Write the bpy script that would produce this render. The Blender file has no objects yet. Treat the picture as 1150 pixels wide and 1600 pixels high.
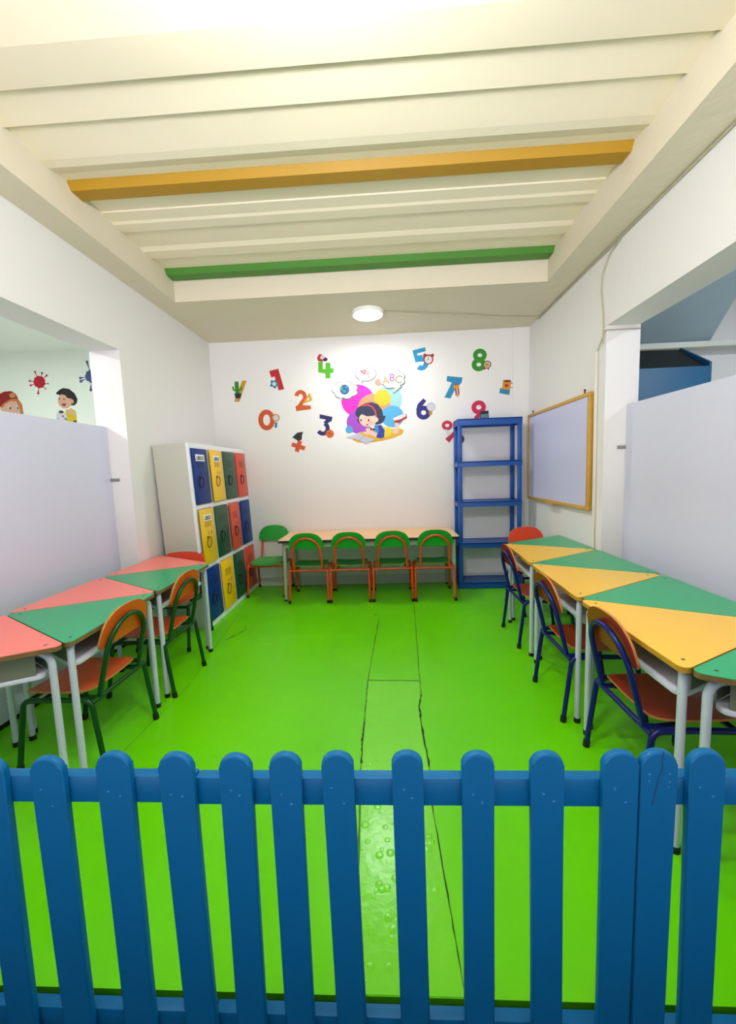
import bpy, bmesh, math, random
from mathutils import Vector, Matrix
random.seed(7)
sc = bpy.context.scene
C = sc.collection
PI = math.pi

# ------------------------------------------------------------------ camera, world, exposure
cam_d = bpy.data.cameras.new('camera')
cam = bpy.data.objects.new('camera', cam_d); C.objects.link(cam)
cam_d.sensor_fit = 'HORIZONTAL'; cam_d.sensor_width = 36.0
cam_d.lens = 627.91 / 1150 * 36.0
cam_d.clip_start = 0.02; cam_d.clip_end = 60
RT = Vector((0.99837509, 0.04549955, -0.03430699)); UP = Vector((0.02936093, 0.10524036, 0.99401328))
FW = Vector((-0.04883764, 0.99340538, -0.10373345))
M = Matrix((RT, UP, -FW)).transposed().to_4x4(); M.translation = Vector((0, 0, 1.3))
cam.matrix_world = M
sc.camera = cam

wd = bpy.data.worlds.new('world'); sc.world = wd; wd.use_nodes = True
# dim above the horizon, bright fill added below it for the ceiling (seen only through the open front of the hall)
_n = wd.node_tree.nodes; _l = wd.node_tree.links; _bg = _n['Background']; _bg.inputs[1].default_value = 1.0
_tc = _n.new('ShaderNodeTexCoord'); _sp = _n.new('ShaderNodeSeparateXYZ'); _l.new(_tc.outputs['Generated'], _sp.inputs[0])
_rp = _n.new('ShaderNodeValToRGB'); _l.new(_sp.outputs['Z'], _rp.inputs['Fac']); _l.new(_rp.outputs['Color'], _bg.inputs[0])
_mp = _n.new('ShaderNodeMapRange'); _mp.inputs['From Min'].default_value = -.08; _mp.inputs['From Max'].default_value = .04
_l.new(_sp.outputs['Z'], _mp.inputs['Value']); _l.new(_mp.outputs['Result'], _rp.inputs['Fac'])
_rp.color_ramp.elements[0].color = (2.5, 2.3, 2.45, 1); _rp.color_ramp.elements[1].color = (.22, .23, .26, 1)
sc.view_settings.view_transform = 'Standard'; sc.view_settings.look = 'None'
sc.view_settings.gamma = 1.0; sc.view_settings.use_curve_mapping = False
sc.view_settings.exposure = 0.93

# light powers
P_MAIN, P_NEAR, P_LEFT, P_RIGHT = 7, 33, 40, 32

# ------------------------------------------------------------------ materials
def lin(h):
    h = h.lstrip('#'); v = [int(h[i:i+2], 16)/255 for i in (0, 2, 4)]
    return tuple(((c/12.92) if c <= .04045 else ((c+.055)/1.055)**2.4) for c in v) + (1,)
def mat(name, col, rough=.5, var=.06, scale=6, bump=0, bscale=30, metal=0, coat=0, spec=.5, dist=.01):
    m = bpy.data.materials.new(name); m.use_nodes = True
    nt = m.node_tree; n = nt.nodes; b = n['Principled BSDF']; L = nt.links
    c = lin(col) if isinstance(col, str) else col
    b.inputs['Roughness'].default_value = rough; b.inputs['Metallic'].default_value = metal
    b.inputs['Coat Weight'].default_value = coat; b.inputs['Specular IOR Level'].default_value = spec
    tc = n.new('ShaderNodeTexCoord')
    if var:
        no = n.new('ShaderNodeTexNoise'); no.inputs['Scale'].default_value = scale; no.inputs['Detail'].default_value = 5
        L.new(tc.outputs['Object'], no.inputs['Vector'])
        mx = n.new('ShaderNodeMix'); mx.data_type = 'RGBA'
        mx.inputs['A'].default_value = tuple(min(1, x*(1-var)) for x in c[:3]) + (1,)
        mx.inputs['B'].default_value = tuple(min(1, x*(1+var)) for x in c[:3]) + (1,)
        L.new(no.outputs['Fac'], mx.inputs['Factor']); L.new(mx.outputs['Result'], b.inputs['Base Color'])
    else:
        b.inputs['Base Color'].default_value = c
    if bump:
        nb = n.new('ShaderNodeTexNoise'); nb.inputs['Scale'].default_value = bscale; nb.inputs['Detail'].default_value = 4
        L.new(tc.outputs['Object'], nb.inputs['Vector'])
        bp = n.new('ShaderNodeBump'); bp.inputs['Strength'].default_value = bump; bp.inputs['Distance'].default_value = dist
        L.new(nb.outputs['Fac'], bp.inputs['Height']); L.new(bp.outputs['Normal'], b.inputs['Normal'])
    return m
def emit(name, col, s):
    m = bpy.data.materials.new(name); m.use_nodes = True
    b = m.node_tree.nodes['Principled BSDF']
    b.inputs['Base Color'].default_value = (1, 1, 1, 1); b.inputs['Emission Color'].default_value = col
    b.inputs['Emission Strength'].default_value = s
    return m
def chipped(name, col, under, amount=.62, rough=.4, scale=14):
    """paint worn through in patches"""
    m = mat(name, col, rough, 0); n = m.node_tree.nodes; L = m.node_tree.links; b = n['Principled BSDF']
    tc = n.new('ShaderNodeTexCoord'); no = n.new('ShaderNodeTexNoise'); no.inputs['Scale'].default_value = scale
    no.inputs['Detail'].default_value = 8; L.new(tc.outputs['Object'], no.inputs['Vector'])
    r = n.new('ShaderNodeValToRGB'); r.color_ramp.elements[0].position = amount; r.color_ramp.elements[1].position = amount+.02
    r.color_ramp.elements[0].color = lin(col); r.color_ramp.elements[1].color = lin(under)
    L.new(no.outputs['Fac'], r.inputs['Fac']); L.new(r.outputs['Color'], b.inputs['Base Color'])
    return m

WALL = mat('white_plaster', '#e6e4e4', .75, .02, 3, .25, 9, dist=.012)
CEILM = mat('cream_painted_deck', '#f3e7cf', .55, .03, 3, .12, 14, dist=.01)
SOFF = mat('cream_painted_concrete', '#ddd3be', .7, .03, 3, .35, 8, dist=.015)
PANEL = mat('lilac_white_board', '#d2d4ea', .45, .015, 2)
YEL_C = mat('ochre_paint', '#b08400', .5, .04); GRN_C = mat('leaf_green_paint', '#458426', .5, .04)
LEFTW = mat('pale_mint_wall', '#eef6ea', .7, .02, 3, .1, 12)
RIGHTW = mat('pale_blue_grey_plaster', '#cfdcdc', .7, .02, 3)
DARK = mat('dark_gap', '#0c1110', .8, 0)
def floor_mat():
    m = mat('green_vinyl', '#55b800', .33, 0, spec=.28); n = m.node_tree.nodes; L = m.node_tree.links; b = n['Principled BSDF']
    tc = n.new('ShaderNodeTexCoord')
    n1 = n.new('ShaderNodeTexNoise'); n1.inputs['Scale'].default_value = 1.3; n1.inputs['Detail'].default_value = 6
    L.new(tc.outputs['Object'], n1.inputs['Vector'])
    mx = n.new('ShaderNodeMix'); mx.data_type = 'RGBA'
    mx.inputs['A'].default_value = lin('#54c400'); mx.inputs['B'].default_value = lin('#70d400')
    L.new(n1.outputs['Fac'], mx.inputs['Factor']); L.new(mx.outputs['Result'], b.inputs['Base Color'])
    n2 = n.new('ShaderNodeTexNoise'); n2.inputs['Scale'].default_value = 5; n2.inputs['Detail'].default_value = 3
    L.new(tc.outputs['Object'], n2.inputs['Vector'])
    r = n.new('ShaderNodeMapRange'); r.inputs['To Min'].default_value = .22; r.inputs['To Max'].default_value = .42
    L.new(n2.outputs['Fac'], r.inputs['Value']); L.new(r.outputs['Result'], b.inputs['Roughness'])
    bp = n.new('ShaderNodeBump'); bp.inputs['Strength'].default_value = .18; bp.inputs['Distance'].default_value = .02
    L.new(n2.outputs['Fac'], bp.inputs['Height']); L.new(bp.outputs['Normal'], b.inputs['Normal'])
    return m
FLOOR = floor_mat()
SHEET = mat('bubbled_green_vinyl', '#6cd018', .24, .04, 6, .22, 26, spec=.4, dist=.005)
SEAM = mat('seam_shadow_green', '#2c7804', .6, .2, 20)
CRACK = mat('torn_vinyl_edge', '#12380a', .7, .2, 20)
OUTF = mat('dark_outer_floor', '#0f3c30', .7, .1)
FENCE = mat('blue_fence_paint', '#005f94', .42, .05, 8, .2, 40, dist=.003, spec=.25)
NAIL = mat('painted_nail_head', '#0a6cac', .35, 0)
TUBE_W = mat('grey_white_tube', '#b9c2cc', .35, .04, 20)
TRAY = mat('white_metal_tray', '#d0d0e0', .4, .04, 10)
TOP_G = mat('green_laminate', '#0aa66a', .28, .05, 5)
TOP_Y = mat('yellow_laminate', '#f8c53c', .3, .03, 5)
TOP_P = mat('coral_laminate', '#fb8173', .3, .03, 5)
EDGE_Y = mat('ochre_ply_edge', '#b98a20', .6, .25, 60)
EDGE_B = mat('brown_worn_edge', '#7a5d30', .7, .35, 60)
SCREW = mat('dark_screw', '#3b3524', .4, 0)
RUB = mat('black_rubber', '#0b0c0e', .7, 0)
BLUE_T = mat('blue_tube', '#081060', .3, .03, spec=.35); GRN_T = mat('green_tube', '#064214', .3, .03, spec=.35); ORG_T = mat('orange_tube', '#c94a14', .35, .05)
PLY_R = mat('red_brown_ply', '#8e2410', .3, .12, 8); PLY_RE = mat('tan_ply_edge', '#c9803a', .5, .15, 30)
PLY_O = chipped('worn_orange_ply', '#e2581a', '#b08a4a', .63, .4, 7); PLY_OE = mat('raw_ply_edge', '#b88a44', .6, .2, 40)
PLY_G = mat('green_ply', '#0a9a2c', .35, .08, 10); PLY_GE = mat('olive_ply_edge', '#7c8c2c', .6, .2, 30)
PLY_S = mat('scarlet_ply', '#e2401a', .35, .05, 8)
WOODT = mat('peach_laminate', '#f0bd8e', .35, .04, 6); BLK_E = mat('black_edging', '#15151a', .5, 0)
GREY_L = mat('grey_green_metal', '#9fb09c', .45, .04)
MODEST = mat('dark_olive_board', '#69705a', .6, .06)
SHELFB = mat('blue_plastic', '#084fa8', .35, .05, 10)
LOCKW = mat('off_white_steel', '#c0c0b6', .45, .03, 4)
DR = dict(b=mat('blue_door', '#03307e', .4, .05, spec=.25), y=mat('yellow_door', '#f6c40c', .35, .03), g=mat('dark_green_door', '#0c4a34', .35, .06), r=mat('coral_red_door', '#d8462c', .35, .05))
SLOT = mat('slot_shadow', '#1b1b1e', .7, 0)
PAPER = mat('white_paper', '#f2f2f4', .6, 0); INK = mat('ink', '#30343c', .6, 0)
FRAME = mat('golden_wood_frame', '#c79a3c', .45, .15, 20); BOARD = mat('whiteboard_white', '#cccef0', .3, .01, 2)
CABLE = mat('cream_cable', '#b5ad94', .6, 0); GREYB = mat('bracket_grey', '#8c8c86', .5, 0)
DBLUE = mat('petrol_blue_paint', '#0b5a86', .5, .05)
LAMPM = emit('lamp_diffuser', (1, 1, 1, 1), 9.0)
LAMPR = mat('white_lamp_rim', '#f4f4f4', .4, 0)

# ------------------------------------------------------------------ mesh helpers
def tag(o, label=None, cat=None, group=None, kind=None):
    if label: o['label'] = label
    if cat: o['category'] = cat
    if group: o['group'] = group
    if kind: o['kind'] = kind
    return o
def smooth(me, ang=40):
    for p in me.polygons: p.use_smooth = True
    try: me.set_sharp_from_angle(angle=math.radians(ang))
    except Exception: pass
def obj(name, bm, mats, parent=None, sm=True):
    bmesh.ops.recalc_face_normals(bm, faces=bm.faces)
    me = bpy.data.meshes.new(name); bm.to_mesh(me); bm.free()
    for m in (mats if isinstance(mats, (list, tuple)) else [mats]): me.materials.append(m)
    if sm: smooth(me)
    o = bpy.data.objects.new(name, me); C.objects.link(o)
    if parent: o.parent = parent
    return o
def empty(name, loc=(0, 0, 0), rz=0, label=None, cat=None, group=None):
    o = bpy.data.objects.new(name, None); C.objects.link(o); o.location = loc; o.rotation_euler = (0, 0, rz)
    o.empty_display_size = .1
    return tag(o, label, cat, group)
def copy_tree(root, loc, rz, label, group=None):
    r = root.copy(); C.objects.link(r); r.location = loc; r.rotation_euler = (0, 0, rz); r['label'] = label
    if group: r['group'] = group
    for ch in list(root.children):
        c = ch.copy(); C.objects.link(c); c.parent = r
        for g in list(ch.children):
            d = g.copy(); C.objects.link(d); d.parent = c
    return r
def B(): return bmesh.new()
def box(bm, x0, x1, y0, y1, z0, z1, bev=0, mi=0):
    vs = [bm.verts.new(p) for p in ((x0,y0,z0),(x1,y0,z0),(x1,y1,z0),(x0,y1,z0),(x0,y0,z1),(x1,y0,z1),(x1,y1,z1),(x0,y1,z1))]
    fs = [bm.faces.new([vs[i] for i in f]) for f in ((0,3,2,1),(4,5,6,7),(0,1,5,4),(1,2,6,5),(2,3,7,6),(3,0,4,7))]
    for f in fs: f.material_index = mi
    if bev:
        es = list({e for f in fs for e in f.edges})
        bmesh.ops.bevel(bm, geom=es, offset=bev, segments=2, profile=.5, affect='EDGES')
    return bm
def prism(bm, pts, d0, d1, axis='z', mi=0, side=None):
    """extrude polygon pts between d0 and d1 along axis; pts are (x,y) / (x,z) for axis y / (y,z) for axis x"""
    def P(p, d): return {'z': (p[0], p[1], d), 'y': (p[0], d, p[1]), 'x': (d, p[0], p[1])}[axis]
    a = [bm.verts.new(P(p, d0)) for p in pts]; b = [bm.verts.new(P(p, d1)) for p in pts]
    f = bm.faces.new(a); f.material_index = mi if side is None else side; f = bm.faces.new(b); f.material_index = mi
    n = len(pts)
    for i in range(n):
        f = bm.faces.new((a[i], a[(i+1) % n], b[(i+1) % n], b[i])); f.material_index = mi if side is None else side
    return bm
def fillet(pts, r, n=6, closed=False):
    pts = [Vector(p) for p in pts]; out = []; N = len(pts)
    for i, p in enumerate(pts):
        if not closed and i in (0, N-1): out.append(p); continue
        a = pts[i-1]; b = pts[(i+1) % N]
        u = (a-p); v = (b-p); lu, lv = u.length, v.length; u /= lu; v /= lv
        ang = u.angle(v)
        if ang > PI-.02: out.append(p); continue
        rr = r[i] if isinstance(r, (list, tuple)) else r
        t = min(rr/math.tan(ang/2), lu*.49, lv*.49); rr = t*math.tan(ang/2)
        c = p+(u+v).normalized()*(rr/math.sin(ang/2))
        s = p+u*t-c; e = p+v*t-c
        for k in range(n+1):
            q = s.normalized().slerp(e.normalized(), k/n)*s.length
            out.append(c+q)
    return out
def tube(bm, pts, r, seg=10, closed=False, mi=0):
    pts = [Vector(p) for p in pts]; q = [pts[0]]
    for p in pts[1:]:
        if (p-q[-1]).length > 1e-5: q.append(p)
    pts = q; N = len(pts); rings = []
    t0 = (pts[1]-pts[0]).normalized(); ref = Vector((0, 0, 1)) if abs(t0.z) < .9 else Vector((1, 0, 0))
    nrm = t0.cross(ref).normalized()
    for i, p in enumerate(pts):
        if closed: t = (pts[(i+1) % N]-pts[i-1])
        else: t = pts[min(i+1, N-1)]-pts[max(i-1, 0)]
        t.normalize(); nrm = (nrm-t*nrm.dot(t)).normalized(); bi = t.cross(nrm)
        rr = r[i] if isinstance(r, (list, tuple)) else r
        rings.append([bm.verts.new(p+(nrm*math.cos(a)+bi*math.sin(a))*rr) for a in (2*PI*k/seg for k in range(seg))])
    for i in range(N if closed else N-1):
        A, Bq = rings[i], rings[(i+1) % N]
        for k in range(seg):
            f = bm.faces.new((A[k], A[(k+1) % seg], Bq[(k+1) % seg], Bq[k])); f.material_index = mi
    if not closed:
        bm.faces.new(rings[0][::-1]).material_index = mi; bm.faces.new(rings[-1]).material_index = mi
    return bm
def cyl(bm, c, r, h, seg=24, axis='z', mi=0, r2=None):
    c = Vector(c); ax = {'x': Vector((1,0,0)), 'y': Vector((0,1,0)), 'z': Vector((0,0,1))}[axis]
    return tube(bm, [c, c+ax*h], [r, r2 if r2 is not None else r], seg, mi=mi)
def sphere(bm, c, r, sx=1, sy=1, sz=1, n=12):
    bmesh.ops.create_uvsphere(bm, u_segments=n, v_segments=n//2+2, radius=r, matrix=Matrix.Translation(c) @ Matrix.Diagonal((sx, sy, sz, 1)))
    return bm
def rounded(pts, r, n=5):
    return [(v.x, v.y) for v in fillet([(p[0], p[1], 0) for p in pts], r, n, True)]
def struct(name, bm, m, sm=False):
    o = obj(name, bm, m, None, sm); o['kind'] = 'structure'; return o
def text_mesh(s, size, bold=0, ext=.0006):
    cu = bpy.data.curves.new('lettering', 'FONT'); cu.body = s; cu.size = size; cu.offset = bold; cu.extrude = ext
    cu.align_x = 'CENTER'; cu.align_y = 'CENTER'; cu.resolution_u = 4
    o = bpy.data.objects.new('lettering', cu); C.objects.link(o)
    dg = bpy.context.evaluated_depsgraph_get(); me = bpy.data.meshes.new_from_object(o.evaluated_get(dg))
    bpy.data.objects.remove(o); bpy.data.curves.remove(cu)
    return me

# ------------------------------------------------------------------ setting
XL, XR, YB, ZC = -1.915, 1.56, 4.517, 2.75
YF = -1.6      # where the modelled hall stops behind the camera
FY = .866      # front edge of the raised green floor
b = B(); box(b, -2.10, 1.75, FY, YB, -.12, 0); struct('floor', b, FLOOR)
GFL = mat('grey_room_floor', '#b4b4ae', .6, .06)
b = B(); box(b, -6.2, -2.10, FY, YB, -.12, 0); struct('floor_left', b, GFL)
b = B(); box(b, 1.75, 5.4, FY, YB, -.12, 0); struct('floor_right', b, GFL)
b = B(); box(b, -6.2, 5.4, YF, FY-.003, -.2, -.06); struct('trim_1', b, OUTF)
b = B(); box(b, -6.2, 5.4, YB, YB+.15, -.2, 3.3); struct('wall_back', b, WALL)
# corner pillar strip at the right end of the back wall
b = B(); box(b, 1.385, XR, YB-.014, YB, 0, ZC, .004); struct('trim_2', b, WALL)
# left wall: solid pier and the beam over the opening
b = B(); box(b, XL-.23, XL, 2.945, YB, 0, 3.3); box(b, XL-.23, XL, YF, 2.945, 2.232, 3.3); struct('wall_left', b, WALL)
b = B(); box(b, XR, XR+.23, 2.99, YB, 0, 3.3); box(b, XR, XR+.23, YF, 2.99, 2.243, 3.3); struct('wall_right', b, WALL)
# rear ceiling slab and the side soffits round the raised deck
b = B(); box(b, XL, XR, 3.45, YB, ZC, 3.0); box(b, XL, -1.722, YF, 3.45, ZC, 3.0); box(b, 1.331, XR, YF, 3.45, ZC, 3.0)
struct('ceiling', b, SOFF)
# folded roof deck running across between the soffits (y, z) profile
HI, LO = 2.953, 2.925
PR = [(10, 2.36, 2.435), (13, 3.345, 3.43)]
prof = [(YF, HI)]
y = -1.45
while y < 1.3: prof += [(y, HI), (y+.17, LO), (y+.31, LO), (y+.335, HI)]; y += .36
prof += [(1.45, HI), (1.62, LO), (1.78, LO), (1.80, HI), (1.82, HI-.004), (1.955, LO+.006), (1.96, HI), (2.15, LO+.002), (2.20, LO), (2.27, HI-.006), (2.335, HI), (2.36, LO), (2.435, LO), (2.455, HI),
         (2.60, HI), (2.603, HI-.008), (2.69, HI-.010), (2.71, LO+.010), (2.79, LO+.010), (2.81, HI-.004), (2.99, HI-.006), (3.03, LO+.008), (3.13, LO+.008), (3.15, HI), (3.325, HI), (3.345, LO), (3.43, LO), (3.448, HI), (3.46, HI)]
b = B(); 
top = [(p[0], 3.1) for p in (prof[-1], prof[0])]
prism(b, prof+top, -1.76, 1.37, 'x'); struct('ceiling', b, CEILM)
for i, (a0, a1, m) in enumerate(((2.36, 2.435, YEL_C), (3.345, 3.43, GRN_C))):
    e = .006
    pr = [(a0-.026-e, HI-.001), (a0-e, LO-e-.006), (a1+e, LO-e-.006), (a1+.018+e, HI-.001), (a1+.018, HI+.001), (a1, LO), (a0, LO), (a0-.024, HI+.001)]
    b = B(); prism(b, pr, -1.722, 1.331, 'x'); struct('trim_%d' % (i+3), b, m)
# lap joint of the deck sheets: a thin ragged lip
b = B()
for seg in ((-1.55, -1.28), (-.98, -.62), (-.5, .35), (.75, 1.15)):
    x = seg[0]; pts = []
    while x < seg[1]:
        pts.append((x, 2.604+random.uniform(-.006, .004), 2.957)); x += .05
    tube(b, pts, [max(.0008, .0035*math.sin(PI*i/(len(pts)-1))) for i in range(len(pts))], 5)
struct('trim_5', b, mat('rusty_lap_joint', '#c9b493', .8, .2, 30))
# partitions closing the lower part of both openings
b = B(); box(b, -2.105, -2.065, YF, 2.943, .03, 1.685, .002); struct('wall_left_partition', b, PANEL)
b = B(); box(b, -2.10, -2.07, YF, 2.943, 0, .03); struct('gap_strip_left', b, DARK)  # dark strip filling the gap under the left partition
b = B(); box(b, 1.712, 1.752, YF, 2.988, .0, 1.70, .002); struct('wall_right_partition', b, PANEL)
b = B(); box(b, XL, XR, YB-.012, YB, 0, .10, .002); struct('baseboard_back', b, mat('grey_white_base', '#c9ccc4', .6, .05))
# neighbouring room on the left
b = B(); box(b, -6.2, XL-.23, YF, YB, ZC, 2.9); struct('ceiling_left', b, LEFTW)
b = B(); box(b, -6.2, XL-.23, YB-.004, YB, 0, ZC); struct('wall_left_room', b, LEFTW)
b = B(); box(b, -6.3, -6.2, YF, YB, 0, 3.0); struct('wall_left_end', b, LEFTW)
b = B(); box(b, -6.2, XL-.23, YF-.1, YF, 0, 2.9); struct('wall_left_light_block', b, LEFTW)  # unseen wall added to keep world light out of the left room
b = B(); box(b, XR+.23, 5.5, YF-.1, YF, 0, 3.4); struct('wall_right_light_block', b, RIGHTW)  # likewise added on the right, blocks world light from the jambs
# neighbouring room on the right, with the sloping underside of a stair
b = B(); box(b, XR+.23, 5.4, YF, YB, 3.25, 3.4); struct('ceiling_right', b, RIGHTW)
b = B(); box(b, 5.4, 5.5, YF, YB, 0, 3.3); struct('wall_right_end', b, RIGHTW)
b = B()
v = [b.verts.new(p) for p in ((1.79,4.5,2.5),(3.39,4.5,2.5),(3.19,3.95,2.735),(1.79,3.95,2.735),(1.79,4.5,2.62),(3.39,4.5,2.62),(3.19,3.95,2.86),(1.79,3.95,2.86))]
v += [b.verts.new(p) for p in ((1.79,2.6,3.3),(2.55,2.6,3.3),(2.55,2.6,3.4),(1.79,2.6,3.4))]
for f in ((0,1,2,3),(4,5,6,7),(0,1,5,4),(1,2,6,5),(0,3,7,4),(3,2,9,8),(7,6,10,11),(2,6,10,9),(3,7,11,8),(8,9,10,11)): b.faces.new([v[i] for i in f])
struct('trim_6', b, mat('blue_grey_soffit', '#b4cbd2', .7, .03))
b = B(); box(b, 1.79, 5.4, 4.40, 4.517, 2.43, 2.49, .004); struct('trim_7', b, mat('off_white_ledge', '#dfe4dc', .6, .03))

# ------------------------------------------------------------------ floor seams and sheet
def strip(bm, pts, w, z=.0012, jit=0):
    L, R_ = [], []
    for i, p in enumerate(pts):
        a = Vector(pts[max(i-1, 0)]); c = Vector(pts[min(i+1, len(pts)-1)]); t = (c-a).normalized(); n = Vector((-t.y, t.x))
        ww = w*(1+random.uniform(-jit, jit))/2; q = Vector(p)+n*random.uniform(-jit, jit)*w*.5
        L.append(bm.verts.new((q.x+n.x*ww, q.y+n.y*ww, z))); R_.append(bm.verts.new((q.x-n.x*ww, q.y-n.y*ww, z)))
    for i in range(len(pts)-1): bm.faces.new((L[i], L[i+1], R_[i+1], R_[i]))
def dens(pts, n=14):
    out = []
    for a, c in zip(pts, pts[1:]):
        for k in range(n): out.append((a[0]+(c[0]-a[0])*k/n, a[1]+(c[1]-a[1])*k/n))
    return out+[pts[-1]]
SL = [(-.104, 3.9), (-.104, 3.39), (-.153, 2.373), (-.152, 1.922), (-.150, 1.623), (-.116, .868)]
SR = [(.221, 4.4), (.224, 3.72), (.171, 2.454), (.162, 2.205), (.142, 2.098), (.14, 1.915), (.149, 1.639), (.138, 1.44), (.149, 1.106), (.156, .868)]
b = B()
sheet = [(-.150, 2.366), (.165, 2.354)]+SR[4:]+SL[:2:-1]
prism(b, [(p[0], p[1]) for p in sheet], .0001, .0016, 'z'); struct('trim_8', b, SHEET)
# raised air bubbles under the thin sheet
b = B()
for i in range(85):
    x = random.uniform(-.125, .13); y = random.uniform(.9, 1.75); r = random.uniform(.006, .017)
    sphere(b, (x, y, .0010), r, 1, 1, .10, 16)
struct('trim_9', b, SHEET, True)
b = B(); strip(b, dens(SL[1:]), .006, .0024, .5); strip(b, dens(SR[:4]), .005, .0024, .5); strip(b, dens([(-.149, 2.370), (.165, 2.357)]), .008, .0026, .3)
strip(b, dens([(-1.30, 1.73), (-1.27, 2.301), (-1.42, 3.55)]), .0022, .0012, .6)
struct('trim_10', b, SEAM)
b = B(); strip(b, dens(SR[3:7], 8), .009, .0028, .6); strip(b, dens(SR[6:], 8), .0035, .0028, .6); strip(b, dens([(-.152, 1.95), (-.156, 1.8), (-.149, 1.66)], 8), .007, .0028, .7)
strip(b, dens([(.222, 4.1), (.228, 3.9)], 5), .007, .0028, .7); strip(b, dens([(-1.31, 3.0), (-1.22, 3.2), (-1.25, 3.3)], 5), .006, .0014, .8)
struct('trim_11', b, CRACK)

# ------------------------------------------------------------------ ceiling lamp and added fill lights
def ceiling_lamp(loc, r, power, label, size=None, strength=None):
    t = empty('ceiling_lamp', loc, 0, label, 'lamp')
    b = B(); tube(b, [(0, 0, 0), (0, 0, -.012), (0, 0, -.030), (0, 0, -.034)], [r, r, r*.985, r*.93], 40); obj('rim', b, LAMPR, t)
    b = B(); tube(b, [(0, 0, -.0335), (0, 0, -.038), (0, 0, -.041)], [r*.93, r*.90, r*.7], 40); obj('diffuser', b, LAMPM, t)
    l = bpy.data.lights.new('lamp_light', 'AREA'); l.shape = 'DISK'; l.size = 2*r*.9; l.energy = power; l.color = (.955, .985, 1); l.spread = PI
    lo = bpy.data.objects.new('lamp_light', l); C.objects.link(lo); lo.parent = t; lo.location = (0, 0, -.048)
    return t
ceiling_lamp((-.13, 3.87, ZC), .145, P_MAIN, 'round white LED lamp glowing on the low ceiling near the back wall')
t = empty('fill_globe', (-.15, .90, LO), 0, 'added unseen fill light, a white globe under the roof deck above the fence', 'lamp')  # added fill light above the view, brightens roof deck and floor
b = B(); cyl(b, (0, 0, -.02), .05, .02); tube(b, [(0, 0, -.02), (0, 0, -.31)], .008, 8); obj('stem', b, LAMPR, t)
b = B(); sphere(b, (0, 0, -.40), .10, n=24); obj('globe', b, emit('globe_glow', (.955, .985, 1, 1), P_NEAR/.395), t)
ceiling_lamp((-3.6, 2.2, ZC), .145, P_LEFT, 'added unseen fill lamp on the ceiling of the left neighbouring room')  # unseen fill added to brighten the left room
ceiling_lamp((3.7, 2.0, 3.25), .145, P_RIGHT, 'added unseen fill lamp on the ceiling of the right neighbouring room')  # unseen fill added to brighten the right room

# ------------------------------------------------------------------ triangular desks
TZ = .657
def tri_desk(name, pts, topm, edgem, label, group):
    """pts: three world corners; the first two end the base, the third is the apex"""
    P = [Vector(p) for p in pts]; cen = (P[0]+P[1]+P[2])/3
    t = empty(name, (cen.x, cen.y, 0), 0, label, 'desk', group)
    q = [p-cen for p in P]
    # small gap between neighbours
    q = [v*(1-.006/v.length) for v in q]
    loop = rounded(q, .022, 5)
    b = B(); prism(b, loop, TZ-.020, TZ-.0022, 'z'); obj('desk_edge', b, edgem, t)
    b = B(); prism(b, loop, TZ-.0022, TZ, 'z'); tp = obj('desktop', b, topm, t)
    for v in q:
        c = v*.80; b = B(); cyl(b, (c.x, c.y, TZ-.0005), .006, .0012, 10); obj('screw', b, SCREW, tp)
    # legs: the two base legs stand straight, the apex leg bends in under the top
    for i, v in enumerate(q):
        d = v.normalized(); foot = v*(1-.052/v.length); 
        if i < 2: pts3 = fillet([(foot.x, foot.y, .016), (foot.x, foot.y, TZ-.034), (foot.x-d.x*.12, foot.y-d.y*.12, TZ-.034)], .022, 5)
        else: pts3 = fillet([(foot.x-d.x*.012, foot.y-d.y*.012, .016), (foot.x-d.x*.012, foot.y-d.y*.012, TZ-.034), (foot.x-d.x*.16, foot.y-d.y*.16, TZ-.034)], .05, 7)
        b = B(); tube(b, pts3, .0135, 12); lg = obj('leg', b, TUBE_W, t)
        f = Vector(pts3[0]); b = B(); cyl(b, (f.x, f.y, 0), .0155, .024, 12); obj('rubber_foot', b, RUB, lg)
    # book tray under the top, with a rolled rim
    tz = .535; inner = [v*(1-.066/v.length) for v in q]; lo_ = rounded(inner, .03, 5)
    b = B(); prism(b, lo_, tz-.012, tz+.010, 'z')
    bmesh.ops.bevel(b, geom=[e for e in b.edges if abs(e.verts[0].co.z-e.verts[1].co.z) < 1e-6], offset=.005, segments=2, profile=.5, affect='EDGES')
    obj('book_tray', b, TRAY, t)
    b = B()
    for i in range(3):
        a, c = inner[i], inner[(i+1) % 3]
        if i == 0: continue
        d = (c-a).normalized(); a2 = a+d*.05; c2 = c-d*.05; n = Vector((-d.y, d.x))*.0015
        prism(b, [(a2.x-n.x, a2.y-n.y), (c2.x-n.x, c2.y-n.y), (c2.x+n.x, c2.y+n.y), (a2.x+n.x, a2.y+n.y)], tz+.012, TZ-.02, 'z')
    obj('tray_side', b, MODEST, t)
    return t
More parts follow.
